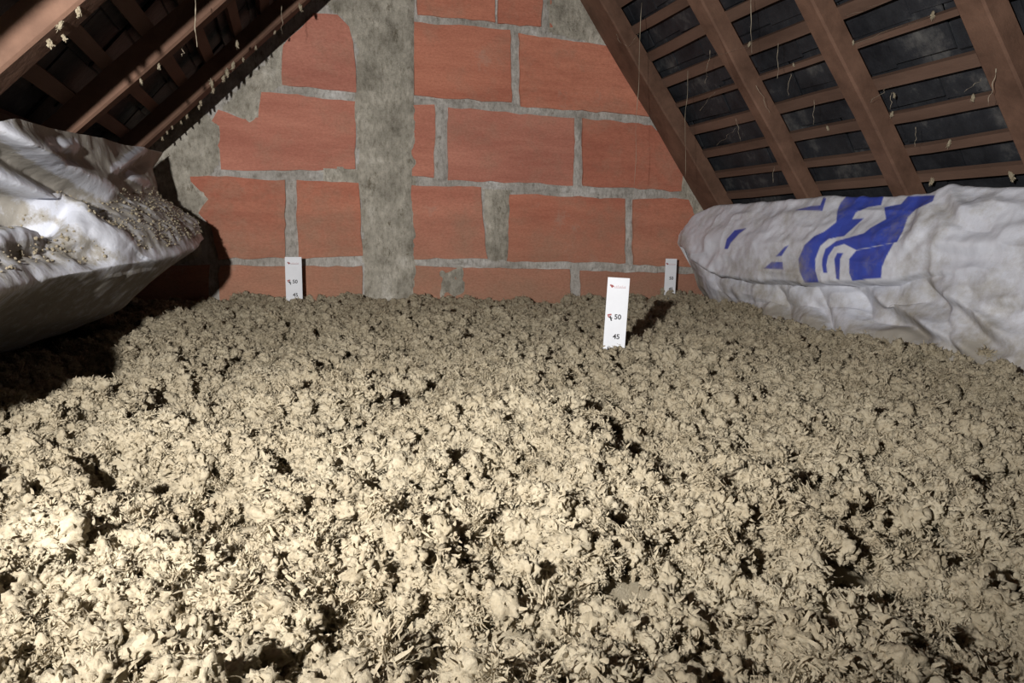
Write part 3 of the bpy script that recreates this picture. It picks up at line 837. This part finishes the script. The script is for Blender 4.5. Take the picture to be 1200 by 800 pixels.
def on_roof(x, y, side, h=0.0):
    return onP(x, y, RIDGE - (nR if side > 0 else nL) * h, nR if side > 0 else nL)
WEBS = [  # pixel top, pixel bottom, side, thickness, label
    ((752, 4), (742, 236), 1, 0.0016, 'long dusty cobweb thread hanging before the brick wall'),
    ((806, 84), (803, 208), 1, 0.0014, 'dusty cobweb thread hanging beside the gable rafter'),
    ((716, 92), (712, 170), 1, 0.0010, 'faint short cobweb thread against the bricks'),
    ((694, 40), (691, 92), 1, 0.0014, 'pale cobweb thread over the upper brick'),
    ((880, 0), (881, 62), 1, 0.0016, None), ((912, 52), (911, 92), 1, 0.0014, None), ((927, 88), (924, 112), 1, 0.0012, None),
    ((862, 140), (868, 165), 1, 0.0012, None), ((954, 118), (953, 146), 1, 0.0012, None), ((832, 60), (826, 98), 1, 0.0012, None),
    ((1167, 82), (1158, 124), 1, 0.0016, None), ((1073, 150), (1072, 172), 1, 0.0014, None), ((907, 196), (906, 214), 1, 0.0014, None), ((1045, 110), (1043, 128), 1, 0.0013, None),
    ((229, 2), (231, 55), -1, 0.0022, 'pale dust thread hanging from the middle left rafter'),
    ((330, 8), (331, 40), -1, 0.0016, 'pale dust thread hanging from the left rafter by the wall'),
    ((214, 56), (213, 66), -1, 0.0024, 'stubby dust thread under the middle left rafter'),
]
for k, (a, b, side, rad, lab) in enumerate(WEBS):
    A = on_roof(*a, side, 0.0); Bp = onY(b[0], b[1], A[1])
    V, Fc = strand(A + np.array([0, 0, 0.003]), Bp, rad * 0.6, k)
    pr_ = dict(label=lab or 'short dusty cobweb thread hanging under the right roof battens', category='cobweb')
    if not lab: pr_['group'] = 'cobweb threads under the right roof slope'
    obj('cobweb_thread', V, Fc, WEB, None, True, **pr_)
# tilted web threads strung between rafters
for k, (a, b) in enumerate([((722, 40), (735, 56)), ((748, 40), (735, 56)), ((838, 66), (880, 52)), ((1000, 52), (1092, 18)), ((886, 100), (902, 132)), ((820, 130), (838, 108)), ((990, 20), (1040, 2)), ((1020, 120), (1045, 100)), ((840, 170), (862, 150)), ((1130, 108), (1150, 92))]):
    A = on_roof(*a, 1, 0.002); Bp = on_roof(*b, 1, 0.004)
    V, Fc = strand(A, Bp, 0.0009, 50 + k, 0.012)
    obj('cobweb_thread', V, Fc, WEB, None, True, label='slanting cobweb thread strung between the right rafters', category='cobweb', group='slanting cobweb threads')
TUFT = [bpy.data.meshes.new('wool_tuft') for _ in range(4)]
for k, me in enumerate(TUFT):
    V, Fc = clumps[k * 3]
    me.from_pydata([tuple(p * np.array([0.7, 0.7, 1.3])) for p in V], [], Fc); me.materials.append(WOOL)
    me.polygons.foreach_set('use_smooth', [True] * len(me.polygons))
def tuft(x, y, side, s, label, group, h=0.006):
    p = on_roof(x, y, side, h)
    o = bpy.data.objects.new('wool_tuft', random.choice(TUFT)); o.location = p
    o.scale = (s, s, s * 1.3); o.rotation_euler = (random.uniform(-.4, .4), random.uniform(-.4, .4), random.uniform(0, 6.28))
    link(o, None, label=label, category='wool tuft', group=group)
for (x, y, s) in [(352, 9, .7), (285, 70, .5), (273, 77, .7), (266, 85, .8), (262, 92, .7), (248, 98, .8), (250, 106, .6), (235, 120, .6), (233, 125, .5), (219, 136, .5), (212, 143, .45), (202, 149, .4), (196, 155, .4), (322, 38, .4), (300, 56, .4), (190, 162, .4)]:
    tuft(x, y, -1, s, 'pale wool tuft clinging to the left rafter by the wall', 'wool tufts along the left gable rafter')
for (x, y, s) in [(92, 14, .5), (70, 30, .5), (58, 50, .6), (75, 44, .4), (278, 52, .6), (186, 78, .4), (165, 95, .4)]:
    tuft(x, y, -1, s, 'small pale wool tuft stuck under the left rafters away from the wall', 'wool tufts on the other left rafters')
for (x, y, s) in [(1093, 18, .6), (878, 52, .5), (1140, 115, .55), (1045, 134, .5), (1112, 168, .6), (970, 150, .5), (930, 76, .35), (1048, 112, .45), (1018, 130, .4), (1092, 212, .7), (1000, 50, .4), (1185, 206, .9)]:
    tuft(x, y, 1, s, 'small dusty wool tuft stuck on the right roof battens', 'wool tufts on the right roof slope', -RD + 0.004)
# twig poking out by the wall and a yellow chip in the wool
a = onY(502, 357, 2.77); b = onY(498, 343, 2.77)
V, Fc = strand(a, b, 0.004, 91, 0.002, 6)
obj('twig', V, Fc, TWIG, None, True, label='short dark twig sticking out of the wool by the cement strip', category='twig')
q = onP(1150, 633, np.array([0, 0, 0.435]), np.array([0, 0, 1.0]))
q[2] = float(ground(np.array([q[0]]), np.array([q[1]]))[0]) + 0.012
bm = bmesh.new(); bmesh.ops.create_icosphere(bm, subdivisions=2, radius=0.0065)
for vv in bm.verts:
    vv.co.x *= 1.5; vv.co.z *= 0.6
    vv.co *= 1 + 0.25 * float(noise(np.array([vv.co[:]]), 220, 3)[0])
o = link(bpy.data.objects.new('chip', bm_mesh('chip', bm, CHIP, True)), None, label='small yellow chip lying on the wool', category='chip')
o.location = q
